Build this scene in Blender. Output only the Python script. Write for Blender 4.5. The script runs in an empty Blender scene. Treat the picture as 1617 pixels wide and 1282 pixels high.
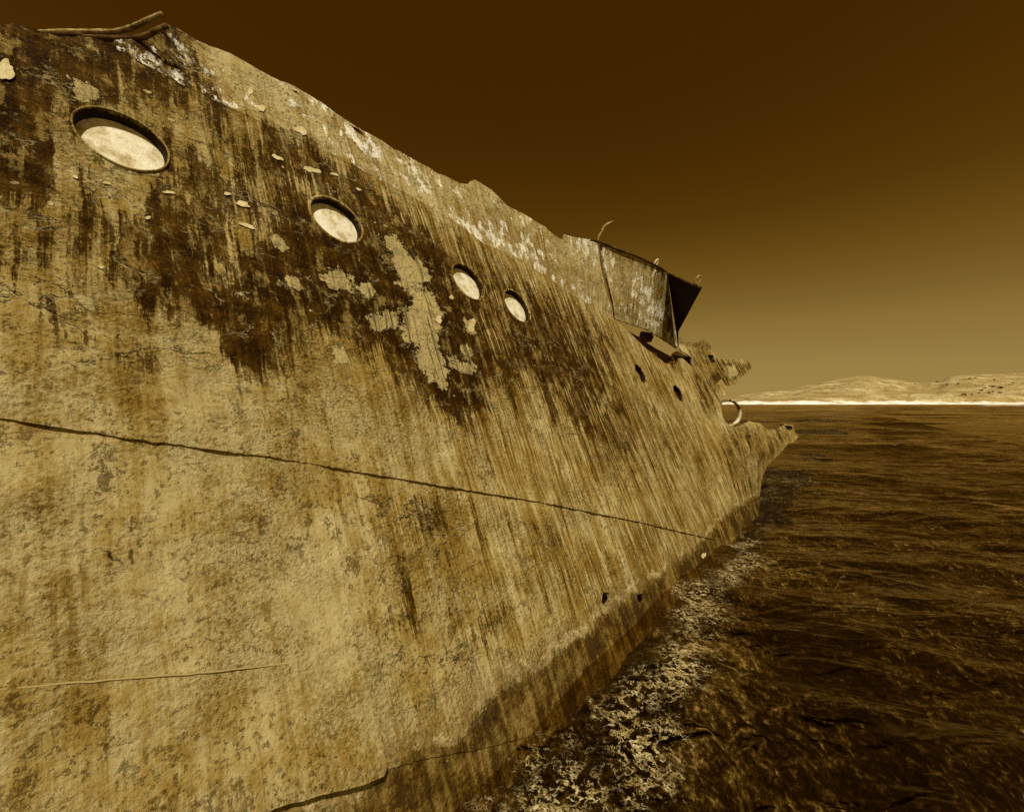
import bpy, math, random
import numpy as np
from mathutils import Vector, noise as mnoise
from mathutils.geometry import delaunay_2d_cdt

random.seed(7); rng = np.random.default_rng(7)
sc = bpy.context.scene
COL = sc.collection

# ------------------------------------------------------------------ survey
EYE = 1.6                      # eye height over the water, metres
F = 650.0; CU = 808.0; HZ = 637.0
D = np.array([1355.0 - CU, F]); D /= np.hypot(*D)      # horizontal run of the hull side towards the bow
M = np.array([-D[1], D[0]])                            # horizontal, away from the viewer
O0 = 1.17; LEAN = 0.43

def sstep(a, b, x):
    t = np.clip((x - a) / (b - a), 0, 1); return t * t * (3 - 2 * t)

SEAM = [np.array([-3.0, 9.0]), np.array([3.2, 2.3])]   # filled in below: fold between side and bulwark (s, z)

def H0(s, z):
    """offset of the hull side from the camera's foot, as a function of run s and height z"""
    w = sstep(-0.15, 1.0, z)
    return O0 + LEAN * z - 0.075 * np.maximum(0, s - 5.0) ** 1.6 * w

def H(s, z):
    zb = np.interp(s, SEAM[0], SEAM[1])
    e = np.maximum(0, z - zb)
    k = np.interp(s, [0, 2, 4, 5.5], [-0.05, 0.02, 0.30, 0.62])
    return H0(s, z) - k * e

def bp(u, v, surf=H, off=0.0):
    """where the sight line through a surveyed picture point meets the hull -> (s, z)"""
    r = np.array([(u - CU) / F, 1.0]); rz = (HZ - v) / F
    rm, rd = r @ M, r @ D
    t = np.arange(0.25, 14, 0.02)
    g = t * rm - (surf(t * rd, EYE + t * rz) + off)
    i = np.where((g[:-1] < 0) & (g[1:] >= 0))[0]
    if len(i):
        i = i[0]; a, b = t[i], t[i + 1]; ga, gb = g[i], g[i + 1]
        tt = a - ga * (b - a) / (gb - ga)
    else:
        tt = t[np.argmax(g)]
    return np.array([tt * rd, EYE + tt * rz])

def bps(pts, surf=H, off=0.0): return np.array([bp(u, v, surf, off) for u, v in pts])
def ray(u, v, t): return np.array([(u - CU) / F * t, t, EYE + (HZ - v) / F * t])
def w3(s, z, off=0.0, surf=H):
    """(s,z) on the hull -> world point, off metres proud of the surface"""
    o = surf(s, z) - off * 1.08
    return np.stack([s * D[0] + o * M[0], s * D[1] + o * M[1], np.asarray(z) + 0 * s], -1)

seam_px = [(285, 134), (335, 158), (419, 198), (503, 235), (574, 271), (638, 305), (718, 351.5), (762, 385), (809, 402), (859, 435), (903, 467), (967, 502)]
q = bps(seam_px, H0)
SEAM[0] = np.concatenate([[-3, q[0, 0] - .4], q[:, 0], [q[-1, 0] + 1.2, q[-1, 0] + 4]])
SEAM[1] = np.concatenate([[q[0, 1] + .1, q[0, 1] + .06], q[:, 1], [q[-1, 1] - .15, q[-1, 1] - .15]])

# ------------------------------------------------------------------ node helper
class NT:
    def __init__(self, mat):
        mat.use_nodes = True; self.t = mat.node_tree; self.t.nodes.clear()
    def n(self, typ, **kw):
        x = self.t.nodes.new(typ)
        for k, v in kw.items(): setattr(x, k, v)
        return x
    def link(self, a, b):
        if isinstance(a, (int, float)): b.default_value = a
        elif isinstance(a, tuple): b.default_value = a if len(a) == len(b.default_value) else a + (1,)
        else: self.t.links.new(a, b)
    def math(self, op, a, b=0.0, clamp=False):
        x = self.n('ShaderNodeMath', operation=op, use_clamp=clamp)
        self.link(a, x.inputs[0]); self.link(b, x.inputs[1]); return x.outputs[0]
    def add(self, a, b): return self.math('ADD', a, b)
    def sub(self, a, b): return self.math('SUBTRACT', a, b)
    def mul(self, a, b): return self.math('MULTIPLY', a, b)
    def ss(self, x, a, b, lo=0.0, hi=1.0):
        m = self.n('ShaderNodeMapRange', interpolation_type='SMOOTHSTEP')
        self.link(x, m.inputs[0])
        for i, v in enumerate((a, b, lo, hi)): self.link(v, m.inputs[i + 1])
        return m.outputs[0]
    def attr(self, name, out='Fac'):
        return self.n('ShaderNodeAttribute', attribute_name=name).outputs[out]
    def vscale(self, v, s):
        m = self.n('ShaderNodeVectorMath', operation='MULTIPLY'); self.link(v, m.inputs[0]); m.inputs[1].default_value = s
        return m.outputs[0]
    def vadd(self, a, b):
        m = self.n('ShaderNodeVectorMath', operation='ADD'); self.link(a, m.inputs[0]); self.link(b, m.inputs[1]); return m.outputs[0]
    def noise(self, v, scale, detail=4, rough=.55, dist=0.0, out=0, **kw):
        x = self.n('ShaderNodeTexNoise', **kw)
        if v is not None: self.link(v, x.inputs['Vector'])
        x.inputs['Scale'].default_value = scale; x.inputs['Detail'].default_value = detail
        x.inputs['Roughness'].default_value = rough; x.inputs['Distortion'].default_value = dist
        return x.outputs[out]
    def voro(self, v, scale, feature='F1', out='Distance'):
        x = self.n('ShaderNodeTexVoronoi', feature=feature); self.link(v, x.inputs['Vector']); x.inputs['Scale'].default_value = scale
        return x.outputs[out]
    def ramp(self, x, stops, interp='LINEAR'):
        r = self.n('ShaderNodeValToRGB'); cr = r.color_ramp; cr.interpolation = interp
        while len(cr.elements) < len(stops): cr.elements.new(.5)
        for e, (p, c) in zip(cr.elements, stops): e.position = p; e.color = tuple(c) + (1,)
        self.link(x, r.inputs[0]); return r.outputs[0]
    def mix(self, f, a, b, blend='MIX'):
        m = self.n('ShaderNodeMix', data_type='RGBA', blend_type=blend)
        self.link(f, m.inputs['Factor']); self.link(a, m.inputs[6]); self.link(b, m.inputs[7]); return m.outputs[2]
    def bump(self, h, dist, strength=1.0, normal=None):
        b = self.n('ShaderNodeBump'); b.inputs['Distance'].default_value = dist; self.link(strength, b.inputs['Strength']); self.link(h, b.inputs['Height'])
        if normal is not None: self.link(normal, b.inputs['Normal'])
        return b.outputs[0]
    def out(self, sh): self.link(sh, self.n('ShaderNodeOutputMaterial').inputs[0])
    def pbr(self, col, rough, normal=None, spec=.3):
        p = self.n('ShaderNodeBsdfPrincipled'); self.link(col, p.inputs['Base Color']); self.link(rough, p.inputs['Roughness'])
        self.link(spec, p.inputs['Specular IOR Level']); p.inputs['Specular Tint'].default_value = (1, .74, .34, 1)
        if normal is not None: self.link(normal, p.inputs['Normal'])
        return p.outputs[0]

def newmat(name): m = bpy.data.materials.new(name); return m, NT(m)

# sepia tones of the print: dark rust, brown, tan, cream
K0 = (.020, .007, .0003); K1 = (.075, .033, .0018); K2 = (.20, .118, .018); K3 = (.395, .308, .120); K4 = (.50, .402, .172); K5 = (.76, .66, .40)

def hull_material(name, base_dark=0.0, pale=0.0, strf=1.0):
    m, t = newmat(name)
    P = t.attr('hp', 'Vector')
    warp = t.noise(P, 2.2, 3, .5, out=1)
    wv = t.n('ShaderNodeVectorMath', operation='MULTIPLY_ADD'); t.link(warp, wv.inputs[0]); wv.inputs[1].default_value = (.05, .16, 0); t.link(P, wv.inputs[2])
    W = wv.outputs[0]
    big = t.noise(P, 1.6, 4, .58)
    mid = t.noise(W, 9, 8, .72)
    fin = t.noise(P, 75, 5, .66)
    grn = t.noise(P, 210, 2, .6)
    s1 = t.noise(t.vscale(W, (22, 1.3, 1)), 1, 7, .68)
    s2 = t.noise(t.vscale(W, (62, 2.4, 1)), 1, 6, .66)
    s3 = t.noise(t.vscale(W, (7.5, .8, 1)), 1, 6, .64)
    p1 = t.noise(t.vscale(W, (1, .42, 1)), 6.5, 9, .74)
    dark, strk, flake, wet = (t.attr(a) for a in ('dark', 'streak', 'flake', 'wet')); strk = t.mul(strk, strf)
    st = t.add(t.mul(t.sub(s1, .5), 1.7), t.add(t.mul(t.sub(s2, .5), 1.3), t.mul(t.sub(s3, .5), 1.4)))
    gmask = t.ss(t.noise(P, 2.7, 5, .6), .40, .62)
    v = t.add(t.mul(st, t.add(.14, t.mul(strk, .75))), t.mul(t.sub(mid, .5), 1.1))
    v = t.add(v, t.add(t.mul(t.sub(big, .5), 1.0), t.mul(t.sub(fin, .5), t.add(.42, t.mul(gmask, .9)))))
    v = t.add(v, t.mul(t.sub(grn, .5), .25))
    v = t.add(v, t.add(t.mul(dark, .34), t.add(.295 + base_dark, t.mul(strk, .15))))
    col = t.ramp(v, [(.0, K4), (.26, K3), (.44, (.295, .203, .053)), (.64, K2), (.95, K1)])
    # rust runs: narrow, sharp sided, of uneven strength
    runs = t.add(t.mul(s2, .62), t.mul(s1, .38))
    rgn = t.add(t.mul(strk, .55), t.add(t.mul(dark, .35), t.mul(t.sub(t.noise(t.vscale(P, (1, .6, 1)), 2.1, 5, .62), .5), 2.2)))
    run = t.mul(t.ss(t.add(runs, t.mul(t.sub(fin, .5), .10)), .515, .575), t.ss(rgn, .08, .75))
    col = t.mix(t.mul(run, .80), col, t.ramp(mid, [(.36, K1), (.52, (.135, .070, .007)), (.66, (.21, .125, .020))]))
    lite = t.mul(t.ss(runs, .485, .425), t.mul(t.ss(rgn, .2, .8), .55))
    col = t.mix(lite, col, K4)
    # rust showing where the paint has gone
    rv_ = t.add(t.mul(st, .42), t.mul(t.sub(mid, .5), 1.7)); rv_ = t.add(rv_, t.mul(t.sub(fin, .5), .7)); rv_ = t.add(rv_, t.mul(dark, .36))
    rcol = t.ramp(t.add(rv_, .31), [(.0, (.33, .22, .055)), (.22, K2), (.46, K1), (.78, K0)])
    rm = t.ss(t.add(t.add(p1, t.mul(t.sub(dark, .55), .36)), t.add(t.mul(st, .24), t.mul(t.sub(fin, .5), .22))), .48, .565)
    rm = t.mul(rm, t.ss(dark, .04, .25))
    worn = t.noise(t.vscale(W, (1, .5, 1)), 12, 8, .74)
    rcol = t.mix(t.mul(t.ss(t.add(worn, t.mul(st, .10)), .475, .40), .8), rcol, t.mix(t.ss(fin, .4, .6), (.20, .122, .021), (.33, .235, .070)))
    rm = t.mul(rm, t.ss(t.add(t.noise(t.vscale(W, (1, .8, 1)), 26, 6, .7), t.mul(dark, .12)), .37, .44, .3, 1.0))
    col = t.mix(rm, col, rcol)
    # clumps of grit and growth
    cl = t.noise(t.vscale(W, (1, .7, 1)), 13, 8, .76)
    clm = t.mul(t.ss(t.add(cl, t.mul(t.sub(fin, .5), .3)), .55, .66), t.ss(t.noise(P, 1.9, 4, .6), .42, .60))
    col = t.mix(t.mul(clm, .55), col, t.mix(t.ss(fin, .4, .6), K1, K2))
    # painted shadow lines under lifting flake edges, broken, mostly along the plates
    fl = t.noise(t.vscale(W, (.75, 1.5, 1)), 5.5, 7, .62, .4)
    fla = t.math('ABSOLUTE', t.sub(fl, .5)); br = t.noise(P, 4.5, 4, .6)
    flm = t.mul(t.ss(fla, .004, .016, 1, 0), t.mul(t.ss(br, .50, .57), t.ss(t.add(dark, t.mul(t.sub(big, .5), .8)), .12, .30)))
    col = t.mix(t.mul(flm, .9), col, K0)
    fle = t.mul(t.ss(fla, .016, .03, 1, 0), t.mul(t.ss(fl, .5, .505), t.ss(br, .50, .57)))
    col = t.mix(t.mul(fle, t.mul(.45, t.ss(dark, .1, .4))), col, K4)  # pale lit edge painted beside each shadow line
    # scattered specks of grit
    sk = t.mul(t.ss(t.add(t.noise(P, 46, 4, .62), t.mul(t.sub(grn, .5), .25)), .575, .65), t.ss(t.noise(P, 3.4, 5, .65), .40, .56))
    col = t.mix(t.mul(sk, .70), col, (.12, .066, .008))
    # small irregular pock marks
    pw = t.vadd(t.vscale(P, (1.2, .8, 1)), t.vscale(t.noise(P, 30, 3, .6, out=1), (.022, .022, 0)))
    vn = t.n('ShaderNodeTexVoronoi', feature='F1'); t.link(pw, vn.inputs['Vector']); vn.inputs['Scale'].default_value = 38
    sel = t.n('ShaderNodeSeparateColor'); t.link(vn.outputs['Color'], sel.inputs[0])
    pit = t.mul(t.ss(t.add(vn.outputs['Distance'], t.mul(t.sub(fin, .5), .5)), .06, .26, 1, 0), t.ss(sel.outputs[0], .55, .95))
    pit = t.mul(pit, t.ss(big, .38, .52))
    col = t.mix(t.mul(pit, .62), col, (.15, .085, .011))
    # chips of old paint showing pale
    vc = t.n('ShaderNodeTexVoronoi', feature='F1'); t.link(t.vadd(W, t.vscale(t.noise(P, 22, 4, .6, out=1), (.05, .03, 0))), vc.inputs['Vector']); vc.inputs['Scale'].default_value = 17
    cs = t.n('ShaderNodeSeparateColor'); t.link(vc.outputs['Color'], cs.inputs[0])
    chip = t.mul(t.ss(t.add(vc.outputs['Distance'], t.mul(t.sub(mid, .5), .5)), .10, .17, 1, 0), t.ss(cs.outputs[1], .80, .84))
    chip = t.mul(chip, t.ss(dark, .1, .35))
    col = t.mix(t.mul(chip, .8), col, (.56, .45, .20))
    # big flakes of surviving paint, ragged edge, dark rust rim
    fe = t.add(t.mul(t.noise(P, 9, 8, .70, .3), .6), t.mul(t.noise(P, 34, 6, .65), .4))
    fv = t.add(flake, t.add(t.mul(t.sub(fe, .5), 2.1), t.mul(t.sub(fin, .5), .35)))
    rim = t.mul(t.ss(fv, .28, .47), t.mul(t.ss(flake, .02, .10), t.ss(dark, .2, .6)))
    fm = t.mul(t.ss(fv, .46, .50), t.sub(1.0, t.mul(t.mul(run, t.ss(s3, .46, .56)), .75)))
    col = t.mix(t.mul(rim, .85), col, K0)
    fcol = t.ramp(t.add(t.mul(mid, .55), t.mul(s1, .45)), [(.33, (.21, .13, .024)), (.45, K3), (.55, (.45, .345, .125)), (.68, (.36, .26, .08))])
    col = t.mix(fm, col, fcol)
    if pale:   # bleached, salt crusted plate
        sp = t.noise(t.vscale(W, (6, 3.0, 1)), 1.9, 8, .74)
        sal = t.mul(t.ss(t.add(t.add(sp, t.mul(t.sub(fin, .5), .25)), t.mul(t.sub(t.noise(P, 1.7, 4, .6), .5), .55)), .545, .61), pale)
        col = t.mix(sal, col, (.86, .80, .58))
        col = t.mix(t.mul(t.ss(t.noise(W, 26, 5, .66), .56, .66), .75), col, (.12, .065, .008))
    # weed-stained band just above the sea: damp runs, salt crust, then dark slime
    wn = t.noise(t.vscale(W, (15, 3, 1)), 1, 6, .66); wq = t.noise(W, 3.4, 7, .70)
    wv2 = t.add(wet, t.add(t.mul(t.sub(wn, .5), .55), t.add(t.mul(t.sub(wq, .5), 1.5), t.mul(t.sub(fin, .5), .7))))
    damp = t.mul(t.ss(t.add(wv2, t.mul(t.sub(s2, .5), 1.1)), -.10, .40), t.ss(wet, .0, .05))
    col = t.mix(t.mul(damp, .55), col, (.14, .080, .010))
    crust = t.mul(t.ss(t.math('ABSOLUTE', t.sub(wv2, .42)), .05, .16, 1, 0), t.ss(t.noise(W, 5, 5, .65), .45, .58))
    col = t.mix(t.mul(crust, t.mul(t.ss(fin, .38, .58), t.ss(wet, .0, .05))), col, (.54, .43, .19))
    wm = t.ss(wv2, .42, .68)
    wcol = t.ramp(t.add(t.add(t.mul(t.sub(wq, .5), 1.5), t.mul(t.sub(s1, .5), 1.0)), t.add(t.mul(t.sub(fin, .5), .6), t.add(.50, t.mul(t.sub(cl, .5), .9)))), [(.36, (.025, .009, .0005)), (.47, (.062, .030, .002)), (.58, (.125, .075, .011)), (.72, (.24, .16, .04))])
    col = t.mix(t.mul(wm, .95), col, wcol)
    hgt = t.add(t.mul(fin, t.add(.25, t.mul(gmask, .8))), t.add(t.mul(mid, .62), t.mul(s1, t.mul(strk, .5))))
    hgt = t.add(hgt, t.mul(fm, .45)); hgt = t.sub(hgt, t.mul(pit, .18)); hgt = t.add(hgt, t.mul(chip, .5)); hgt = t.sub(hgt, t.mul(rm, .5))
    hgt = t.add(hgt, t.mul(t.ss(fl, .49, .51), t.mul(.5, t.ss(dark, .1, .4)))); hgt = t.add(hgt, t.add(t.mul(clm, .5), t.mul(sk, -.25)))
    nrm = t.bump(hgt, .016, .95)
    rough = t.add(.74, t.mul(wm, -.28))
    t.out(t.pbr(col, rough, nrm, t.add(.07, t.mul(wm, .15)))); return m

MAT = {}
MAT['side'] = hull_material('weathered_hull_paint')
MAT['bulwark'] = hull_material('bleached_bulwark_paint', -.06, .9, .45)

def rust_material(name, stops, rough=.75, scale=14):
    m, t = newmat(name)
    g = t.n('ShaderNodeNewGeometry').outputs['Position']
    a = t.noise(g, scale, 8, .65)
    c = t.ramp(a, stops)
    t.out(t.pbr(c, rough, t.bump(t.noise(g, scale * 4, 5, .6), .006, .8), .3)); return m
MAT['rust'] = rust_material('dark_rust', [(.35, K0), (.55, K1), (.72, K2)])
MAT['black'] = rust_material('shade_black', [(.3, (.003, .001, .0001)), (.7, (.009, .003, .0002))])  # near-black tone standing in for shade in recesses, gaps and holes
MAT['ring'] = rust_material('worn_ring_metal', [(.36, K0), (.46, K1), (.55, K3), (.66, K5)], .45, 9)
MAT['tanrust'] = rust_material('tan_rust', [(.3, K1), (.45, K2), (.6, K3), (.75, K4)])
MAT['cream'] = rust_material('cream_paint', [(.32, (.30, .22, .08)), (.42, (.52, .43, .22)), (.50, (.70, .62, .40)), (.65, (.82, .77, .56))], .5, 11)
MAT['flake'] = rust_material('paint_flake', [(.35, (.42, .32, .11)), (.6, (.62, .52, .26))], .6, 20)
MAT['pale'] = rust_material('pale_metal', [(.3, K2), (.5, K4), (.65, K5)], .5, 10)

# ------------------------------------------------------------------ mesh helpers
def tag(o, label=None, cat=None, group=None, kind=None):
    for k, v in (('label', label), ('category', cat), ('group', group), ('kind', kind)):
        if v: o[k] = v
    return o

def mesh_obj(name, verts, faces, mat, parent=None, smooth=True, attrs=None, flat_from=None):
    me = bpy.data.meshes.new(name)
    verts = np.asarray(verts, float)
    if parent is not None:
        org = np.zeros(3); p = parent
        while p is not None: org += np.array(p.location); p = p.parent
        verts = verts - org
    me.from_pydata(verts.tolist(), [], [list(map(int, f)) for f in faces])
    if smooth:
        sm = np.ones(len(me.polygons), bool)
        if flat_from is not None: sm[flat_from:] = False
        me.polygons.foreach_set('use_smooth', sm)
    for k, a in (attrs or {}).items():
        a = np.asarray(a, float)
        if a.ndim == 2:
            at = me.attributes.new(k, 'FLOAT_VECTOR', 'POINT'); at.data.foreach_set('vector', a.ravel())
        else:
            at = me.attributes.new(k, 'FLOAT', 'POINT'); at.data.foreach_set('value', a)
    me.materials.append(MAT[mat] if isinstance(mat, str) else mat)
    me.update()
    o = bpy.data.objects.new(name, me); COL.objects.link(o)
    if parent is not None: o.parent = parent
    return o

def inside(pts, poly):
    x, y = pts[:, 0], pts[:, 1]; r = np.zeros(len(pts), bool); n = len(poly)
    for i in range(n):
        x1, y1 = poly[i]; x2, y2 = poly[(i + 1) % n]
        if y1 == y2: continue
        c = ((y1 > y) != (y2 > y)) & (x < (x2 - x1) * (y - y1) / (y2 - y1) + x1); r ^= c
    return r
def sdf(pts, poly):
    d = np.full(len(pts), 1e9); n = len(poly)
    for i in range(n):
        a = poly[i]; b = poly[(i + 1) % n]; ab = b - a; L2 = ab @ ab + 1e-12
        h = np.clip(((pts - a) @ ab) / L2, 0, 1); d = np.minimum(d, np.hypot(*(pts - a - h[:, None] * ab).T))
    return np.where(inside(pts, poly), d, -d)

def resample(poly, step, jit, seed=0, closed=True):
    r = np.random.default_rng(seed + 11); out = []; n = len(poly)
    for i in range(n if closed else n - 1):
        a = np.asarray(poly[i], float); b = np.asarray(poly[(i + 1) % n], float); k = max(1, int(round(np.hypot(*(b - a)) / step)))
        for j in range(k):
            p = a + (b - a) * j / k
            if j: p = p + r.normal(0, jit, 2) * (2.8 if p[0] > 5.5 else 1)
            out.append(p)
    if not closed: out.append(np.asarray(poly[-1], float))
    return np.array(out)

# ---- painted history of the plating, surveyed on the photograph and laid on the hull surface
def P_(pts, ox=0, oy=0, k=1): return bps([(ox + x * k, oy + y * k) for x, y in pts])
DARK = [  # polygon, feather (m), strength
    (P_([(-60, 40), (30, 50), (62, 130), (52, 290), (-60, 310)]), .10, 1.0),  # left dent: rust, with the dent's shade painted in
    (P_([(60, 60), (280, 52), (330, 158), (420, 200), (505, 240), (640, 310), (760, 390), (900, 475), (975, 530), (960, 600), (830, 600), (740, 660), (690, 650), (560, 560), (450, 560), (390, 590), (330, 560), (240, 500), (120, 450), (110, 380), (140, 300), (80, 280), (60, 150)]), .20, .46),
    (P_([(430, 212), (500, 240), (560, 280), (620, 330), (690, 400), (730, 470), (715, 560), (760, 640), (700, 650), (640, 560), (560, 520), (520, 510), (430, 490), (400, 440), (440, 380), (480, 300), (430, 260)]), .12, .42),
    (P_([(600, 380), (680, 410), (740, 480), (770, 560), (765, 640), (700, 640), (660, 560), (560, 500), (480, 500), (500, 450), (600, 440)]), .07, .35),
    (P_([(830, 490), (960, 600), (1000, 720), (930, 700), (850, 640), (800, 560)]), .25, .28),
    (P_([(110, 350), (330, 330), (430, 430), (400, 560), (330, 500), (200, 480)]), .12, .22),
    (P_([(380, 420), (420, 450), (430, 580), (390, 590), (370, 500)]), .08, .25),
    (P_([(760, 850), (960, 850), (1010, 900), (900, 960), (820, 960), (780, 900)]), .16, .26),
    (P_([(270, 210), (330, 230), (400, 330), (330, 320), (280, 270)]), .08, .25),
    (P_([(1090, 560), (1120, 560), (1135, 640), (1100, 660)]), .15, .25),
    (P_([(330, 620), (390, 660), (400, 760), (350, 700)]), .10, .18),
    (P_([(-80, 30), (290, 40), (340, 160), (200, 130), (60, 140), (-80, 120)]), .14, .46),
    (P_([(-80, 200), (60, 180), (120, 330), (60, 420), (-80, 430)]), .2, .30),
    (P_([(560, 800), (740, 800), (800, 980), (720, 1120), (612, 1180), (580, 1000)]), .12, .30),
    (P_([(440, 735), (760, 790), (900, 830), (880, 860), (700, 830), (450, 770)]), .10, .22),
    (P_([(160, 720), (215, 770), (240, 900), (170, 900), (120, 800)]), .1, .22),
    (P_([(0, 1090), (230, 1070), (330, 1180), (280, 1300), (0, 1300)]), .12, .16),
    (P_([(0, 460), (120, 490), (240, 560), (200, 640), (0, 600)]), .12, .22),
    (P_([(1140, 668), (1258, 672), (1240, 700), (1200, 740), (1196, 800), (1150, 780)]), .15, .46),
    (P_([(1128, 565), (1185, 570), (1185, 585), (1150, 610), (1125, 605)]), .1, .62),
    (P_([(1075, 545), (1125, 545), (1140, 640), (1135, 680), (1105, 640)]), .15, .30),
    (P_([(840, 590), (1060, 600), (1150, 700), (1120, 800), (960, 800), (880, 700)]), .35, .16),
    (P_([(1030, 425), (1054, 434), (1072, 552), (1030, 527), (1035, 480)]), .10, .42),
    (P_([(950, 386), (1050, 428), (1048, 440), (952, 400)]), .05, .35),
    (P_([(960, 440), (1000, 450), (1010, 510), (975, 500)]), .10, .30),
    (P_([(300, 500), (560, 560), (760, 650), (900, 700), (1040, 790), (1080, 700), (1000, 560), (900, 480), (700, 420)]), .40, .20),
    (P_([(-60, 280), (120, 300), (330, 480), (480, 600), (420, 650), (200, 560), (-60, 480)]), .30, .18),
    (P_([(-80, 30), (90, 40), (60, 110), (-80, 120)]), .10, .40),
    (P_([(640, 640), (800, 660), (860, 760), (700, 740)]), .2, .15),
    (P_([(60, 800), (240, 850), (220, 900), (60, 980)]), .15, .18),
]
k = .2497
FLAKE = [P_(p, 400, 360, k) for p in (
    [(800, 55), (880, 45), (950, 130), (945, 165), (1010, 195), (1060, 235), (1110, 280), (1095, 330), (1050, 390), (1000, 390), (900, 360), (890, 250), (850, 160)],
    [(1000, 400), (1060, 400), (1130, 440), (1180, 540), (1170, 640), (1140, 700), (1190, 820), (1240, 930), (1190, 1010), (1100, 960), (1040, 870), (1010, 740), (930, 660), (935, 540), (1000, 470)],
    [(430, 310), (520, 250), (640, 310), (620, 400), (540, 390), (450, 380)],
    [(660, 360), (720, 340), (760, 400), (735, 460), (690, 430)],
    [(1215, 800), (1340, 850), (1400, 880), (1380, 940), (1250, 890)],
    [(1320, 570), (1380, 590), (1400, 670), (1345, 670)],
    [(1290, 760), (1350, 725), (1385, 800), (1345, 850)],
    [(90, 40), (150, 50), (220, 130), (190, 160), (120, 125)],
    [(190, 300), (270, 330), (290, 400), (215, 375)],
    [(700, 560), (800, 520), (900, 540), (900, 640), (740, 640)],
    [(480, 750), (560, 740), (600, 860), (500, 850)],
)]
FLAKE += [P_(p) for p in ([(1146, 578), (1160, 577), (1164, 590), (1150, 600)], [(118, 470), (140, 465), (152, 490), (135, 498)], [(150, 250), (250, 262), (240, 275), (160, 270)], [(120, 130), (150, 140), (148, 165), (120, 160)])]
WET = bps([(300, 1320), (545, 1290), (571, 1249), (600, 1205), (655, 1181), (692, 1175), (729, 1153), (753, 1105), (778, 1080), (818, 1067), (871, 1036), (917, 996), (964, 958), (1010, 925), (1060, 890), (1110, 850), (1150, 805), (1185, 785), (1200, 780)])

def paint_attrs(sz):
    s, z = sz[:, 0], sz[:, 1]
    dark = np.zeros(len(sz))
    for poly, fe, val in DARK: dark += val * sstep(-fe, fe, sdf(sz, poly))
    flake = np.zeros(len(sz))
    for poly in FLAKE:
        c = np.abs(poly - poly.mean(0)).max(); fe = min(.13, c * .9)
        flake = np.maximum(flake, sstep(-fe, fe, sdf(sz, poly)))
    streak = .25 + .75 * sstep(.6, 2.6, s + .3 * (z - 1.2))
    streak = np.maximum(streak, .8 * sstep(.4, .9, s) * sstep(1.9, 2.3, z))
    streak = streak * (1 - .62 * sstep(5.8, 7.0, s))
    wl = np.interp(s, WET[:, 0], WET[:, 1]); wet = sstep(-.15, .15, wl - z)
    return dict(hp=np.stack([s, z * 1.088, 0 * s], 1), dark=np.clip(dark, 0, 1.15), flake=flake, streak=streak, wet=wet)

def plate(name, outline, holes=(), mat='side', parent=None, off=0.0, thick=.014, surf=H, sp=.024, rough=.007, edge=.012, jit=.0016, seed=1, fine_from=0.0, extra=None):
    """a steel plate lying on the hull surface: outline and holes in (s,z)"""
    poly = resample(outline, edge * 1.6, jit, seed)
    hs = [np.asarray(h) for h in holes]
    lo, hi = poly.min(0), poly.max(0)
    S = [lo[0]]
    while S[-1] < hi[0]: S.append(S[-1] + sp * (1.6 if S[-1] < -.4 else 1.0 + max(0, S[-1] - 1.5) * .12))
    Z = np.arange(lo[1], hi[1], sp * .95)
    gs, gz = np.meshgrid(S, Z); g = np.stack([gs.ravel(), gz.ravel()], 1)
    g += rng.uniform(-.3, .3, g.shape) * sp
    keep = sdf(g, poly) > sp * .45
    for h in hs: keep &= sdf(g, h) < -sp * .45
    g = g[keep]
    pts = [Vector(p) for p in poly]; edges = [(i, (i + 1) % len(poly)) for i in range(len(poly))]
    for h in hs:
        b = len(pts); pts += [Vector(p) for p in h]; edges += [(b + i, b + (i + 1) % len(h)) for i in range(len(h))]
    pts += [Vector(p) for p in g]
    V, _, T, *_ = delaunay_2d_cdt(pts, edges, [], 0, 1e-6)
    V = np.array([(v[0], v[1]) for v in V]); T = np.array([t for t in T if len(t) == 3])
    c = V[T].mean(1); ok = inside(c, poly)
    for h in hs: ok &= ~inside(c, h)
    T = T[ok]
    used = np.unique(T); mp = -np.ones(len(V), int); mp[used] = np.arange(len(used)); V = V[used]; T = mp[T]
    dn = np.array([mnoise.noise((s * 1.3, z * 1.3, 2)) * 1.6 + mnoise.noise((s * 6, z * 6, 7)) * .6 + mnoise.noise((s * 19, z * 19, 11)) * .28 for s, z in V]) * rough
    o = off + dn
    if extra is not None: o = o + extra(V[:, 0], V[:, 1])
    A = w3(V[:, 0], V[:, 1], o, surf); B = w3(V[:, 0], V[:, 1], o - thick, surf)
    n = len(V)
    # orientation: the outside faces the viewer (-M)
    a, b, c3 = A[T[:, 0]], A[T[:, 1]], A[T[:, 2]]
    nn = np.cross(b - a, c3 - a); fl = nn[:, :2] @ M > 0; T[fl] = T[fl][:, ::-1]
    e = {}
    for t in T:
        for i in range(3):
            x, y = int(t[i]), int(t[(i + 1) % 3]); e[(x, y)] = 1
    bd = [(x, y) for (x, y) in e if (y, x) not in e]
    faces = T.tolist()
    nf = len(faces)
    faces += [[x + n, z_ + n, y + n] for x, y, z_ in T.tolist()]
    vv = [A, B]; base = 2 * n; src = []
    idx = {}
    for x, y in bd:
        for q_ in (x, y):
            if q_ not in idx: idx[q_] = base + 2 * len(src); src.append(q_)
    w = np.empty((2 * len(src), 3)); w[0::2] = A[src]; w[1::2] = B[src]; vv.append(w)
    for x, y in bd: faces.append([idx[y], idx[x], idx[x] + 1, idx[y] + 1])
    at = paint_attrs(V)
    full = {}
    for k_, a_ in at.items(): full[k_] = np.concatenate([a_, a_, np.repeat(a_[src], 2, 0)])
    full['dark'][n:] += .5
    return mesh_obj(name, np.concatenate(vv), faces, mat, parent, True, full)

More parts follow.
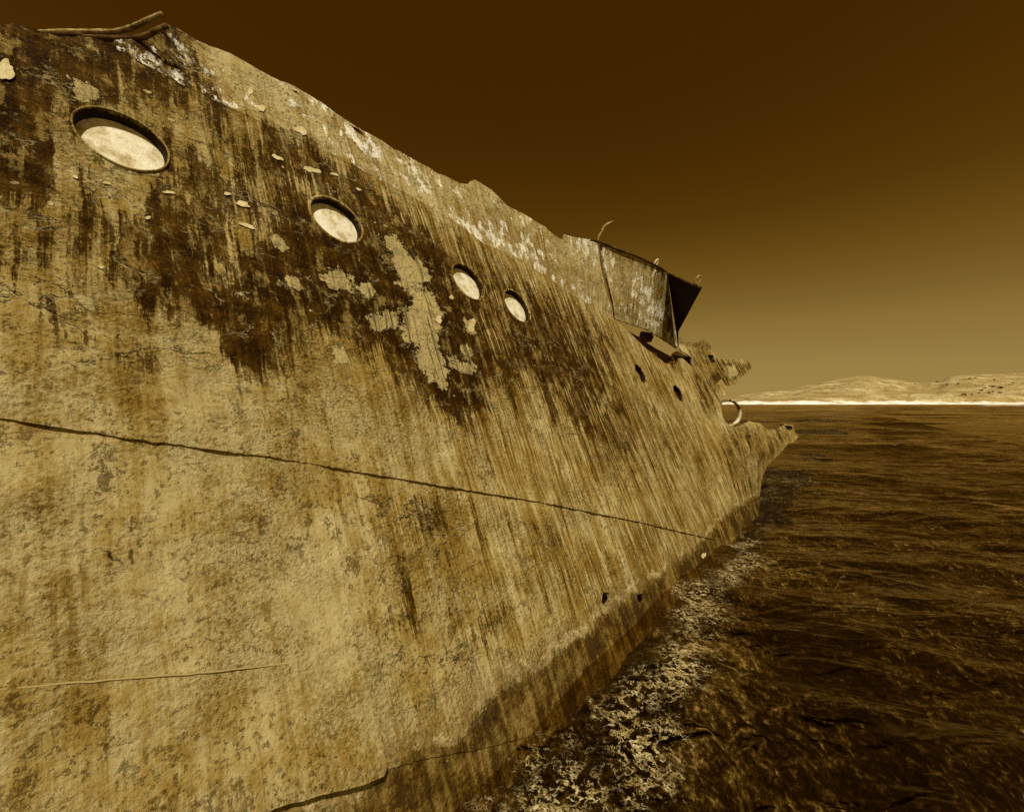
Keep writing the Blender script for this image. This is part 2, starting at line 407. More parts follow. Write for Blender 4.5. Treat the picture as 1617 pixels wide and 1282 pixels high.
def tube(name, pts, r, mat, parent, k=10, seed=0, caps=True, wob=.06, rr=None):
    pts = np.asarray(pts, float); n = len(pts); V = []; Fc = []
    tn = np.gradient(pts, axis=0); tn /= np.linalg.norm(tn, axis=1)[:, None]
    up = np.array([.3, .2, .93]); rg = np.random.default_rng(seed)
    for i in range(n):
        a = np.cross(tn[i], up); a /= np.linalg.norm(a); b = np.cross(a, tn[i])
        for j in range(k):
            an = 2 * math.pi * j / k; ra = (r if rr is None else rr[i]) * (1 + rg.normal(0, wob))
            V.append(pts[i] + ra * (math.cos(an) * a + math.sin(an) * b))
    for i in range(n - 1):
        for j in range(k):
            Fc.append([i * k + j, i * k + (j + 1) % k, (i + 1) * k + (j + 1) % k, (i + 1) * k + j])
    if caps: Fc.append(list(range(k))[::-1]); Fc.append([(n - 1) * k + j for j in range(k)])
    return mesh_obj(name, V, Fc, mat, parent)
def spline(p, n):
    p = np.asarray(p, float); out = []
    P4 = np.concatenate([[2 * p[0] - p[1]], p, [2 * p[-1] - p[-2]]])
    for i in range(len(p) - 1):
        a, b, c, d = P4[i:i + 4]
        for t in np.linspace(0, 1, n, endpoint=False):
            out.append(.5 * ((2 * b) + (c - a) * t + (2 * a - 5 * b + 4 * c - d) * t * t + (3 * b - a - 3 * c + d) * t ** 3))
    out.append(p[-1]); return np.array(out)

def slab(name, P, thick, mat, parent, nvec=None):
    """plate from a 3D polygon (fan), extruded backwards"""
    P = np.asarray(P, float); n = len(P)
    nv = np.zeros(3)
    for i in range(n): nv += np.cross(P[i] - P.mean(0), P[(i + 1) % n] - P.mean(0))
    nv /= np.linalg.norm(nv)
    if nv @ (np.array([0, 0, EYE]) - P.mean(0)) < 0: P = P[::-1]; nv = -nv
    V = np.concatenate([P, P - nv * thick])
    Fc = [list(range(n)), [n + i for i in range(n)][::-1]] + [[i, n + i, n + (i + 1) % n, (i + 1) % n] for i in range(n)]
    return mesh_obj(name, V, Fc, mat, parent, False)

# ------------------------------------------------------------------ the wreck
c0 = w3(np.array(3.0), np.array(0.0))
wreck = bpy.data.objects.new('shipwreck', None); COL.objects.link(wreck); wreck.location = tuple(c0)
tag(wreck, 'rusting wrecked ship with flaking paint and round portholes, aground in shallow water', 'shipwreck')

seam = bps(seam_px)
crack_px = [(0, 660), (110, 677), (250, 698), (440, 723), (640, 757), (840, 790), (1000, 822), (1125, 851)]
crack = bps(crack_px)
sl = (crack[1] - crack[0]) / (crack[1, 0] - crack[0, 0])
crack = np.concatenate([[crack[0] + sl * (-2.2 - crack[0, 0])], crack])
top_px = [(0, 43.6), (18, 41), (33.5, 40), (45, 46), (55, 50), (67, 54), (94, 63), (120, 60), (151, 64), (180, 67), (201, 66), (228, 62), (248, 54), (263, 42), (272, 45), (282, 50), (309, 67), (335, 78), (362, 88), (390, 104), (412, 116), (440, 131), (463.5, 139.5), (485, 152), (507, 165), (528, 181), (550.7, 195), (575, 209), (601, 223), (620, 236), (641, 247), (675, 265), (690, 275), (708, 282), (725, 290.5), (738.5, 292), (742, 287), (747, 284.5), (755, 288), (762, 293), (774, 300), (785, 311), (799, 326), (815, 334), (829, 341.5), (845, 352), (859, 360), (865, 367), (873, 373), (882, 378), (888, 379), (889.5, 371), (898, 374), (915, 377), (931, 379), (941, 382)]
top = bps(top_px)
# the fold runs out into the torn top edge towards the stern
jt = np.argmax(top[:, 1] > np.interp(top[:, 0], SEAM[0], SEAM[1])); cross = np.array([top[jt, 0], np.interp(top[jt, 0], SEAM[0], SEAM[1])])
bow_edge = bps([(967, 503), (983, 517), (1000, 532), (1019, 551), (1035, 563), (1048, 574), (1065, 577), (1071, 566), (1077, 566), (1091, 578), (1091, 566), (1083, 559), (1075, 555), (1072, 530), (1076, 539), (1084, 541), (1094, 542), (1100, 541), (1110, 536.5), (1120, 544), (1125, 553), (1128, 563), (1140, 568), (1150, 569), (1172, 567.6), (1183, 569.6), (1185, 577), (1185, 584), (1172, 593), (1166, 602), (1157, 608), (1146, 610), (1143, 623), (1139, 635), (1137, 646), (1140, 660.6), (1147, 670), (1157, 674), (1168, 671), (1180, 665), (1198, 668), (1206, 675), (1212, 678), (1224, 678), (1237, 669.5), (1250, 671), (1253, 680), (1259, 690), (1250, 699), (1242, 701), (1225, 720), (1209.5, 737), (1203, 752), (1199.5, 775), (1198.5, 787), (1197, 812)])
bot = np.array([[bow_edge[-1, 0] - .05, -.5], [-2.2, -.5]])

def grow(p, f): return p.mean(0) + (p - p.mean(0)) * f
# portholes: centre px, outer radius (m), recess
PORT = [((194, 224), .142), ((530, 349), .148), ((737, 446), .150), ((814, 484), .152), ((1009, 590), .125), ((1069, 621), .120)]
def circ(c, r, n=56, ph=0.0):
    a = np.linspace(0, 2 * math.pi, n, endpoint=False) + ph
    return np.stack([c[0] + r * np.cos(a), c[1] + r * np.sin(a) / 1.088], 1)
pc = [bp(*p) for p, r in PORT]
pholes = [circ(c, r * (1 + 0), 56) for c, (p, r) in zip(pc, PORT)]
tearhole = [bps(h) for h in ([(1115, 560), (1124, 561), (1125, 566), (1127.5, 572), (1121, 573), (1117, 567)], [(1129, 607), (1138.5, 596.5), (1146, 608)], [(1237.5, 671.5), (1249, 673), (1249, 678), (1244, 679.5), (1239, 676)])]
OFF_SIDE = .016
rim_holes = []
side_poly = np.concatenate([crack, bow_edge[::-1][:0], np.array([[crack[-1, 0] + .02, -.5], bot[0]]), bow_edge[::-1], seam[::-1][1:], [cross], top[:jt][::-1], [[-2.2, top[0, 1] - .06]]])
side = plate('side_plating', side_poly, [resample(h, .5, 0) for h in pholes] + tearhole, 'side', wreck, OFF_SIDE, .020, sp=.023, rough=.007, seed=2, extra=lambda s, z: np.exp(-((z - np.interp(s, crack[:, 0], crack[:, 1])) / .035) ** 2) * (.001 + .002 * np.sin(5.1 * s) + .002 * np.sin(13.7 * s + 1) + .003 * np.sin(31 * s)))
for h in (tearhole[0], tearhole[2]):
    plate('hole_shade_sheet', grow(h, 1.5), (), 'black', wreck, OFF_SIDE - .035, .012, sp=.05, jit=0.0, seed=12)  # black sheets added behind the holes in place of inner shade
low_poly = np.concatenate([crack + np.array([0, .05]), [[crack[-1, 0] + .1, -.5], [-2.2, -.5]]])
seamlow = bps([(300, 1302), (440, 1262), (520, 1238), (600, 1214), (660, 1197), (740, 1184), (830, 1163), (880, 1140)])
seamlow = np.concatenate([[[-2.2, seamlow[0, 1] - (seamlow[0, 0] + 2.2) * .05]], seamlow])
low_poly = np.concatenate([seamlow, [[seamlow[-1, 0] + .03, -.5], [crack[-1, 0] + .1, -.5]], (crack + np.array([0, .05]))[::-1]])
slots = [grow(h, 1.55) for h in (bps([(952, 938), (958, 938), (960, 945), (955, 953), (951, 948)]), bps([(1006, 941), (1012, 939), (1015, 946), (1012, 950), (1007, 947)]))]
low = plate('lower_strake', low_poly, slots, 'side', wreck, .004, .02, sp=.021, rough=.007, seed=3)
bilge = plate('bilge_strake', np.concatenate([seamlow + np.array([0, .04]), [[seamlow[-1, 0] + .1, -.6], [-2.2, -.6]]]), (), 'side', wreck, -.004, .02, sp=.03, seed=4)
dp = bps([(0, 1400), (220, 1340), (340, 1300), (440, 1262), (520, 1238), (570, 1224), (594, 1212), (600, 1198), (590, 1140), (572, 1060), (548, 960), (530, 850), (522, 760)])
ct = crack[crack[:, 0] < dp[-1, 0]]
doub = plate('doubler_plate', np.concatenate([[[-2.2, dp[0, 1] - .1]], dp, [[dp[-1, 0], np.interp(dp[-1, 0], crack[:, 0], crack[:, 1]) + .03]], ct[::-1] + np.array([0, .03])]), (), 'side', wreck, .008, .009, sp=.021, rough=.007, seed=5, extra=lambda s, z: .024 * sstep(.75, .25, z) + .010 * sstep(.5, .9, s) * sstep(1.25, .95, z))
wl = bps([(-60, 1091), (0, 1085), (120, 1074), (275, 1063), (400, 1051), (550, 1035)])
wl = resample(wl, .03, .0012, closed=False)
tube('weld_bead', w3(wl[:, 0], wl[:, 1], 0.0098), .0028, 'side', doub, 6)

# bulwark above the fold
fis = bps([(944, 395), (946, 415), (949, 432), (952, 452), (958, 471), (963, 487), (966, 501)])
bul_poly = np.concatenate([[cross + np.array([-.005, -.012])], top[jt:], fis, (seam + np.array([0, -.012]))[::-1]])
rips = [bps(h) for h in ([(551, 194 + 5), (566, 206), (574, 214), (572, 216), (560, 209)], [(458, 141 + 4), (466, 147), (472, 153), (463, 150)])]
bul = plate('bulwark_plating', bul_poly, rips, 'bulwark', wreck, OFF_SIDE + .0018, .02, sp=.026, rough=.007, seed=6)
# detached forward bulwark panel
pan = bps([(949, 384), (976, 396), (1013, 410), (1040, 424), (1053.6, 432), (1056, 455), (1059, 481.6), (1064, 505), (1070, 528), (1072, 552), (1055, 541), (1031, 527), (1016, 519), (990, 510), (970, 503), (969, 487), (965, 470), (958, 440), (954.5, 415), (951.5, 400)])
panel = plate('bulwark_panel', pan, (), 'bulwark', wreck, OFF_SIDE - .01, .02, sp=.035, rough=.007, seed=7)
tag(panel, 'loose rust-streaked panel of the bulwark, hanging over a gap')
# black bar added behind the split to stand in for its shade
st0 = bps([(943, 384), (946, 415), (951, 440), (958, 470), (966, 500)])
A = w3(st0[:, 0], st0[:, 1], -.03); d3 = np.array([D[0], D[1], 0]) * .055
sv = np.concatenate([A - d3 * .5, A + d3, A + d3 + np.array([M[0], M[1], 0]) * .12, A - d3 * .5 + np.array([M[0], M[1], 0]) * .12]); n5 = len(A)
mesh_obj('split_shade_bar', sv, [[a * n5 + i, ((a + 1) % 4) * n5 + i, ((a + 1) % 4) * n5 + i + 1, a * n5 + i + 1] for a in range(4) for i in range(n5 - 1)], 'black', wreck, False)
def on(px, off=0.0): q_ = bps(px); return w3(q_[:, 0], q_[:, 1], off)
# capping rail and folded return plate
fold_t, fold_b = on([(1054, 433)])[0], on([(1071, 549)])[0]
tdist = np.array([p[1] for p in (fold_t, fold_b)])
tip = ray(1107, 457, tdist[0] * .90)
in1 = ray(1092, 484, tdist[0] * .93); in2 = ray(1070.5, 524, (tdist[0] + tdist[1]) * .5 * .99)
ret = slab('return_plate', [fold_t, tip, ray(1101, 467, tdist[0] * .91), in1, ray(1083, 501, tdist[0] * .95), in2, fold_b], .006, 'black', wreck)  # shade of this turned-away face put into the black colour
rail = np.concatenate([on([(930, 379), (946, 383), (976, 395), (1013, 409), (1040, 423), (1053, 431)], .012), [ray(1080, 443, tdist[0] * .945), ray(1108, 455, tdist[0] * .90)]])
tube('capping_rail', spline(rail, 5), .014, 'rust', wreck, 8, wob=.12)
# eyes on the rail, bent stanchion
def loop(px, t, wpx, hpx, r, name, mat='pale'):
    pts = [ray(px[0] + wpx * math.cos(a) + hpx * .25 * math.sin(a), px[1] - hpx * .5 - hpx * .5 * math.sin(a), t + .02 * math.cos(a)) for a in np.linspace(-.45 * math.pi, 1.42 * math.pi, 16)]
    return tube(name, pts, r, mat, wreck, 8)
loop((1102, 449), tdist[0] * .905, 4.6, 13, .012, 'mooring_eye', 'tanrust')
loop((1036, 421), on([(1036, 421)])[0][1], 2.2, 11, .013, 'mooring_eye', 'pale')
t_st = on([(944, 382)])[0][1]
tube('bent_stanchion', spline([ray(943, 384, t_st), ray(945, 376, t_st), ray(949, 369, t_st), ray(952, 364, t_st), ray(951.5, 361, t_st), ray(957, 356, t_st), ray(962, 353, t_st), ray(968, 351, t_st)], 3), .016, 'tanrust', wreck, 8, wob=.2)
# deck edge in the gap, its shade put into the dark colour
de = [(988, 520), (1006, 530), (1013, 533), (1016, 523), (1031, 526), (1034, 531), (1030, 540), (1022, 541), (1039, 551), (1055, 559), (1063, 564), (1066, 558), (1072, 554), (1080, 559), (1092, 565), (1092, 580), (1082, 571), (1066, 581), (1048, 574), (1019, 552), (1000, 536)]
q_ = bps(de, H, .16)
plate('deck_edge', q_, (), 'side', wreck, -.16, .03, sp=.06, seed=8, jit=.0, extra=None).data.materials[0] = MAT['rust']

# rims and closed deadlights of the ports
zhat = np.array([LEAN * M[0], LEAN * M[1], 1.0]); zhat /= np.linalg.norm(zhat)
shat = np.array([D[0], D[1], 0.0])
for i, ((px, r), c) in enumerate(zip(PORT, pc)):
    eps = .02
    ps = (w3(np.array(c[0] + eps), np.array(c[1]), 0) - w3(np.array(c[0] - eps), np.array(c[1]), 0)); ps /= np.linalg.norm(ps)
    pz = (w3(np.array(c[0]), np.array(c[1] + eps), 0) - w3(np.array(c[0]), np.array(c[1] - eps), 0)); pz /= np.linalg.norm(pz)
    nn = np.cross(ps, pz); nn /= np.linalg.norm(nn)
    if nn[:2] @ M > 0: nn = -nn
    C0 = w3(np.array(c[0]), np.array(c[1]), OFF_SIDE)
    depth = (.047, .046, .046, .046, .07, .07)[i]
    prof = [(r * (1.06 if i == 0 else 1.10), -.002), (r * (1.045 if i == 0 else 1.08), .006), (r * 1.01, .006), (r * .995, .001), (r * .985, -.012), (r * .98, -depth * .45), (r * .965, -depth * .5), (r * .96, -depth)]
    if i > 3: prof = [(r * 1.03, -.004), (r * 1.0, .002), (r * .97, -.01), (r * .95, -depth)]
    K = 64; V = []; Fc = []
    for (rr_, hh) in prof:
        for j in range(K):
            a = 2 * math.pi * j / K; wob = 1 + .006 * math.sin(3 * a + i) + .004 * math.sin(7 * a + 2 * i)
            V.append(C0 + ps * rr_ * wob * math.cos(a) + pz * rr_ * wob * math.sin(a) + nn * hh)
    for b in range(len(prof) - 1):
        for j in range(K): Fc.append([b * K + j, (b + 1) * K + j, (b + 1) * K + (j + 1) % K, b * K + (j + 1) % K])
    Fc = [f[::-1] for f in Fc]
    V = np.array(V); npf = len(prof) * K
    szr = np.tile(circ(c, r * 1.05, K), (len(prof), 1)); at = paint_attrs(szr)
    at['dark'] = np.concatenate([np.repeat([.4 if i == 0 else .2, .2, .2, .6, 1.4, 1.6, 1.6, 1.6][:len(prof)] if i < 4 else [.3, .3, .8, 1.0], K)])  # darker inwards: shade of the recess painted into the mask
    at['flake'] *= 0
    cut = 5 if i < 4 else 3
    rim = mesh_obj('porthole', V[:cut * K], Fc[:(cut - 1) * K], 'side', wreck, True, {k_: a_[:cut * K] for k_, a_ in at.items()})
    mesh_obj('recess', V[(cut - 1) * K:], [[q1 - (cut - 1) * K for q1 in f] for f in Fc[(cut - 1) * K:]], 'black', rim)  # recess walls coloured near-black in place of shade
    lid_d = -depth * .93
    V = [C0 + nn * lid_d]; Fc = []
    for b, f in enumerate((.3, .6, .85, .97)):
        for j in range(K):
            a = 2 * math.pi * j / K; V.append(C0 + ps * r * f * math.cos(a) + pz * r * f * math.sin(a) + nn * (lid_d + .004 * (1 - f)))
    for j in range(K): Fc.append([0, 1 + j, 1 + (j + 1) % K])
    for b in range(3):
        for j in range(K): Fc.append([1 + b * K + j, 1 + (b + 1) * K + j, 1 + (b + 1) * K + (j + 1) % K, 1 + b * K + (j + 1) % K])
    lid = mesh_obj('deadlight', V, Fc, 'cream' if i < 4 else ('tanrust' if i < 5 else 'rust'), rim)
    tag(rim, ('porthole closed by a cream deadlight' if i < 4 else 'small dark porthole near the bow'))

# hawse ring on the torn bow edge
hc = bps([(1151, 652)])[0]; hp0 = w3(hc[0], hc[1], .02)
def ringpt(px, py, d=0.0):
    t = hp0[1]; return ray(px, py, t + d)
K = 44; angs = np.linspace(math.radians(150), math.radians(-135), K); c1 = 10
V = []; Fc = []
for j, a in enumerate(angs):
    wid = 2.0 + 1.4 * max(0, math.cos(a + .6))
    for q1 in range(c1):
        b = 2 * math.pi * q1 / c1; rx = 19.4 + wid * math.cos(b); ry = 20.4 + wid * math.cos(b)
        V.append(ringpt(1149 + rx * math.cos(a) - 1.5 * math.sin(b), 652.5 - ry * math.sin(a), .05 * math.sin(b) - .01))
for j in range(K - 1):
    for b in range(c1): Fc.append([c1 * j + b, c1 * j + (b + 1) % c1, c1 * j + c1 + (b + 1) % c1, c1 * j + c1 + b])
mesh_obj('hawse_ring', V, Fc, 'ring', wreck)

# bent pipes lying on the torn after edge
tt = on([(150, 60)])[0][1] + .30
def tp(px): return [ray(x, y, tt + dt) for x, y, dt in px]
tube('bent_pipe', spline(tp([(40, 54, .05), (80, 51, .03), (118, 50.5, 0), (155, 51, -.02), (186, 49.5, -.03), (212, 42, -.05), (236, 31, -.07), (256, 23, -.09)]), 6), .0115, 'tanrust', wreck, 10, 3)
tube('bent_pipe', spline(tp([(58, 55, -.10), (95, 55, -.12), (122, 56, -.15), (140, 60, -.17), (175, 61.5, -.18), (205, 62, -.18), (228, 58, -.18), (246, 49, -.18), (264, 41, -.16)]), 6), .0125, 'rust', wreck, 10, 4)
tube('bent_pipe', spline(tp([(88, 62, .0), (100, 57, 0), (112, 50, 0), (128, 53, .0), (150, 62, .0)]), 5), .006, 'rust', wreck, 8, 5)

# curled flakes of paint
for (x, y, a, b, rot) in [(490, 270, 13, 4.5, .25), (381, 324, 13, 4, .2), (357, 308, 5, 3, .1), (388, 358, 12, 3.5, .3), (265, 306, 9, 2.5, .1), (10, 117, 14, 15, .3), (475, 210, 8, 5, .5), (436, 251, 9, 3.5, .4), (471, 208, 9, 6, .4), (526, 277, 6, 2.5, .3), (410, 174, 7, 6, .5), (393, 147, 4, 9, .2), (565, 300, 5, 3, .4), (640, 392, 6, 4, .7), (168, 292, 6, 2, .2), (118, 282, 5, 2.5, .2), (232, 346, 5, 2.5, 0), (710, 470, 3, 4, .4), (690, 505, 5, 6, .3), (742, 515, 6, 10, .3), (1108, 876, 3, 5, .4), (160, 424, 4, 2, .2)]:
    c = bp(x, y); n_ = 26; rg = np.random.default_rng(int(x)); aa = np.linspace(0, 2 * math.pi, n_, endpoint=False)
    fr_ = .95 + sum(.30 / k_ ** .8 * np.sin(k_ * aa + rg.uniform(0, 6.28)) for k_ in (2, 3, 5, 7))
    ring = [(x + a * math.cos(q1) * math.cos(rot) - b * math.sin(q1) * math.sin(rot), y + a * math.cos(q1) * math.sin(rot) + b * math.sin(q1) * math.cos(rot)) for q1 in np.linspace(0, 2 * math.pi, n_, endpoint=False)]
    ring = [(x + (p[0] - x) * f, y + (p[1] - y) * f) for p, f in zip(ring, fr_)]
    R = bps(ring); z0 = R[:, 1].mean(); h_ = np.ptp(R[:, 1]) + 1e-4
    lift = .0012 + .0022 * np.clip((z0 - R[:, 1]) / h_ + .5, 0, 1) ** 2
    A = w3(R[:, 0], R[:, 1], OFF_SIDE + lift + (.006 if y < 215 and x < 480 else 0)); c3 = w3(c[0], c[1], OFF_SIDE + .0018 + (.006 if y < 215 and x < 480 else 0))
    B = A + np.array([M[0], M[1], -.3]) * .0009
    V = np.concatenate([[c3], A, B]); Fc = [[0, 1 + i, 1 + (i + 1) % n_] for i in range(n_)] + [[1 + i, 1 + n_ + i, 1 + n_ + (i + 1) % n_, 1 + (i + 1) % n_] for i in range(n_)]
    mesh_obj('paint_flake', V, Fc, 'flake', wreck, False)

# ------------------------------------------------------------------ sea bed and sea
def shore_dist(x, y):
    """metres out from the hull's waterline"""
    s = x * D[0] + y * D[1]; o = x * M[0] + y * M[1]
    return O0 - o, s
def fnoise(x, y, f, z=0.0, oct=4):
    return np.array([mnoise.fractal((a * f, b * f, z), .9, 2.1, oct) for a, b in zip(x, y)])
def graded(lo, hi, c, d0, g):
    a = [c]; d = d0
    while a[-1] < hi: a.append(a[-1] + d); d *= g
    b = [c]; d = d0
    while b[-1] > lo: b.append(b[-1] - d); d *= g
    return np.array(sorted(set(b[1:] + a)))

def grid_obj(name, X, Y, Zf, mat, attrs=None):
    gx, gy = np.meshgrid(X, Y); x, y = gx.ravel(), gy.ravel(); z, at = Zf(x, y)
    nx, ny = len(X), len(Y); I = np.arange(nx * ny).reshape(ny, nx)
    f = np.stack([I[:-1, :-1], I[:-1, 1:], I[1:, 1:], I[1:, :-1]], -1).reshape(-1, 4)
    me = bpy.data.meshes.new(name); V = np.stack([x, y, z], 1)
    me.vertices.add(len(V)); me.vertices.foreach_set('co', V.ravel())
    me.loops.add(f.size); me.loops.foreach_set('vertex_index', f.ravel().astype(np.int32))
    me.polygons.add(len(f)); me.polygons.foreach_set('loop_start', np.arange(0, f.size, 4, dtype=np.int32))
    me.update(calc_edges=True); me.validate()
    me.polygons.foreach_set('use_smooth', np.ones(len(f), bool))
    for k_, a_ in at.items():
        t_ = me.attributes.new(k_, 'FLOAT', 'POINT'); t_.data.foreach_set('value', a_)
    me.materials.append(MAT[mat]); o = bpy.data.objects.new(name, me); COL.objects.link(o); return o

m, t = newmat('sea_bed'); MAT['bed'] = m
g = t.n('ShaderNodeNewGeometry').outputs['Position']
pale = t.attr('pale')
a = t.noise(g, 10, 10, .76, .5); b = t.noise(g, 1.1, 5, .6, .3); c_ = t.noise(g, 34, 5, .65)
v = t.add(t.add(t.mul(t.sub(a, .5), 2.6), t.mul(t.sub(b, .5), 1.3)), t.add(t.mul(t.sub(c_, .5), 1.6), t.add(.22, t.mul(pale, .20))))
col = t.ramp(v, [(.0, (.006, .0022, .0002)), (.3, (.030, .0125, .0008)), (.5, (.088, .056, .0115)), (.68, (.25, .188, .070)), (.85, (.58, .47, .23))])
t.out(t.pbr(col, .8, t.bump(t.add(a, t.mul(c_, .5)), .06, 1.0), .2))

def reef_band(d, s):
    wd = np.interp(s, [1.2, 2.2, 3.2, 4.4, 6, 7], [.42, .33, .28, .24, .20, .2]) + .07 * np.sin(3.1 * s) + .04 * np.sin(8.3 * s)
    return np.exp(-((d - wd) / np.interp(s, [1.2, 2.4, 6], [.34, .21, .17])) ** 2) * sstep(7.2, 5.5, s) * np.interp(s, [.5, 2, 5, 7], [.85, 1, 1, .5])
def bedz(x, y):
    d, s = shore_dist(x, y)
    near = (np.abs(x - 2) < 9) & (y < 14)
    n1 = np.zeros(len(x)); n2 = np.zeros(len(x))
    i = np.where(near)[0]
    n1[i] = fnoise(x[i], y[i], 1.1, 3.0, 3); n2[i] = fnoise(x[i], y[i], 4.5, 7.0, 4)
    base = -.045 - .19 * np.clip(d - .25, 0, 40) - .02 * np.maximum(d, 0) ** 1.3
    base = np.maximum(base, -6)
    z = base + .10 * n1 * sstep(.1, .8, d) + .07 * n2 * sstep(-.2, .3, d)
    z = np.minimum(z, -.02 + .05 * n2)
    wd = .16 + .10 * n1 + np.interp(s, [1.4, 2.2, 4, 6], [.42, .30, .30, .25])
    pale = np.exp(-((d - wd) / (.20 + .18 * sstep(2.2, 1.3, s))) ** 2) * sstep(7, 4.5, s)
    return z, dict(pale=np.clip(pale + .25 * sstep(2.5, 1.5, s) * sstep(1.6, .3, d), 0, 1.2))
bed = grid_obj('sea_bed', graded(-60, 80, .8, .035, 1.022), graded(-20, 90, 2.2, .035, 1.022), bedz, 'bed'); tag(bed, kind='structure')

m, t = newmat('sea_water'); MAT['sea'] = m
g = t.n('ShaderNodeNewGeometry').outputs['Position']
n1 = t.noise(t.vscale(g, (.75, 1.5, 1)), 2.2, 3, .55, .6); n2 = t.noise(t.vscale(g, (.3, 1.0, 1)), .55, 3, .5, .4); n3 = t.noise(t.vscale(g, (.6, 1.4, 1)), 9, 2, .5, .6)
nr = t.bump(n2, .30, 1.0); nr = t.bump(n1, .06, 1.0, nr); nr = t.bump(n3, .007, .8, nr)
fr = t.n('ShaderNodeFresnel'); fr.inputs[0].default_value = 1.33; t.link(nr, fr.inputs['Normal'])
gl = t.n('ShaderNodeBsdfGlossy'); gl.inputs['Color'].default_value = (.85, .70, .42, 1); gl.inputs['Roughness'].default_value = .13; t.link(nr, gl.inputs['Normal'])
fo = t.attr('foam'); f1 = t.noise(g, 13, 6, .72, .25); f2 = t.noise(g, 4.2, 8, .76, .2)
rdg = t.ss(t.math('ABSOLUTE', t.sub(f1, .5)), .0, .075, 1, 0)
fmk = t.mul(t.ss(t.add(t.mul(rdg, .65), t.add(t.mul(fo, .62), t.mul(t.sub(f2, .5), 2.2))), .86, 1.30), t.ss(fo, .03, .2))
df = t.n('ShaderNodeBsdfDiffuse'); t.link(t.ramp(t.noise(g, 40, 4, .7), [(.36, (.22, .145, .034)), (.5, (.44, .32, .11)), (.63, (.78, .66, .36))]), df.inputs[0]); t.link(nr, df.inputs['Normal'])
tr = t.n('ShaderNodeBsdfTransparent'); tr.inputs['Color'].default_value = (.82, .71, .48, 1)
mx = t.n('ShaderNodeMixShader'); t.link(fr.outputs[0], mx.inputs[0]); t.link(tr.outputs[0], mx.inputs[1]); t.link(gl.outputs[0], mx.inputs[2])
mx2 = t.n('ShaderNodeMixShader'); t.link(t.mul(fmk, .74), mx2.inputs[0]); t.link(mx.outputs[0], mx2.inputs[1]); t.link(df.outputs[0], mx2.inputs[2])
t.out(mx2.outputs[0])
wv_ = []
for i in range(26):
    lam = .22 * 1.19 ** i; an = math.radians(250) + rng.normal(0, .45); wv_.append((2 * math.pi / lam * math.cos(an), 2 * math.pi / lam * math.sin(an), rng.uniform(0, 6.28), .0062 * lam ** .9, lam))
def seaz(x, y):
    z = np.zeros(len(x)); r = np.hypot(x, y)
    d, s = shore_dist(x, y)
    for kx, ky, ph, am, lam in wv_:
        q_ = np.sin(kx * x + ky * y + ph + .6 * np.sin(.7 * x + .5 * y)); f = sstep(lam * 90, lam * 25, r)
        z += am * f * (1 - 2 * np.abs(q_) ** .8 + .1 if lam < 3 else q_)
    z *= .45 + .55 * sstep(0, 3, d)
    return z, dict(foam=reef_band(d, s))
sea = grid_obj('sea', graded(-900, 2600, 2.5, .045, 1.012), graded(-60, 1500, 4.0, .045, 1.0125), seaz, 'sea'); tag(sea, kind='structure')

# ------------------------------------------------------------------ far shore
HD = 640.0
ridge_px = [(700, 625), (900, 627), (1060, 630), (1150, 628), (1170, 623.5), (1208, 618.6), (1251, 616), (1271, 609), (1306, 603), (1346, 594.7), (1369.5, 593), (1398, 597.5), (1453, 604.8), (1482, 603), (1499, 594.7), (1534, 591.8), (1577, 590), (1617, 589.5), (1750, 586), (1950, 600), (2300, 612)]
rp = np.array(ridge_px); 
m, t = newmat('scrub_hill'); MAT['hill'] = m
g = t.n('ShaderNodeNewGeometry').outputs['Position']
a = t.noise(g, .05, 9, .7, .4); b = t.noise(g, .30, 6, .7); c_ = t.noise(t.vscale(g, (.02, .02, .16)), 1, 6, .6, .5)
v = t.add(t.add(t.mul(t.sub(a, .5), 1.1), t.mul(t.sub(b, .5), 1.2)), t.add(t.mul(t.sub(c_, .5), 1.3), .5))
col = t.ramp(v, [(.12, (.17, .10, .02)), (.38, (.31, .215, .068)), (.58, (.38, .285, .105)), (.85, (.64, .53, .28))])
t.out(t.pbr(col, .95, t.bump(b, 2.0, .8), .1))
m, t = newmat('white_beach'); MAT['beach'] = m
g = t.n('ShaderNodeNewGeometry').outputs['Position']
t.out(t.pbr(t.ramp(t.noise(t.vscale(g, (.05, .05, .6)), 1, 6, .65), [(.33, (.34, .25, .09)), (.44, (.70, .62, .40)), (.55, (.88, .84, .70))]), .9, None, .1))
us = np.arange(700, 2300, 3.0); rows = np.linspace(0, 1, 34)
def hillpt(u, r):
    rv = np.interp(u, rp[:, 0], rp[:, 1])
    d = HD + 55 * math.sin(u * .011) * 0 + 330 * r
    top_h = EYE + (HZ - rv) / F * (HD + 330)
    return d, top_h
V = []; Fc = []
for i, r in enumerate(rows):
    rv = np.interp(us, rp[:, 0], rp[:, 1]); d = HD + 12 + 318 * r
    toph = EYE + (HZ - rv) / F * (HD + 330)
    x = (us - CU) / F * d
    pr = (.10 + .90 * r ** .8) if r > 0 else .10
    nz = np.array([mnoise.fractal((a_ * .012, d * .012, 1.0), .8, 2.1, 5) for a_ in x])
    z = toph * pr * (1 + .0) + nz * np.minimum(6, toph * .22) * math.sin(math.pi * min(1, r * 1.0)) + nz * .7
    if r == 0: z = np.full(len(us), 1.5)
    for a_, zz in zip(x, z): V.append((a_, d, max(zz, .3)))
n = len(us)
for i in range(len(rows) - 1):
    for j in range(n - 1): Fc.append([i * n + j, i * n + j + 1, (i + 1) * n + j + 1, (i + 1) * n + j])
hill = mesh_obj('hills', V, Fc, 'hill'); tag(hill, kind='structure')
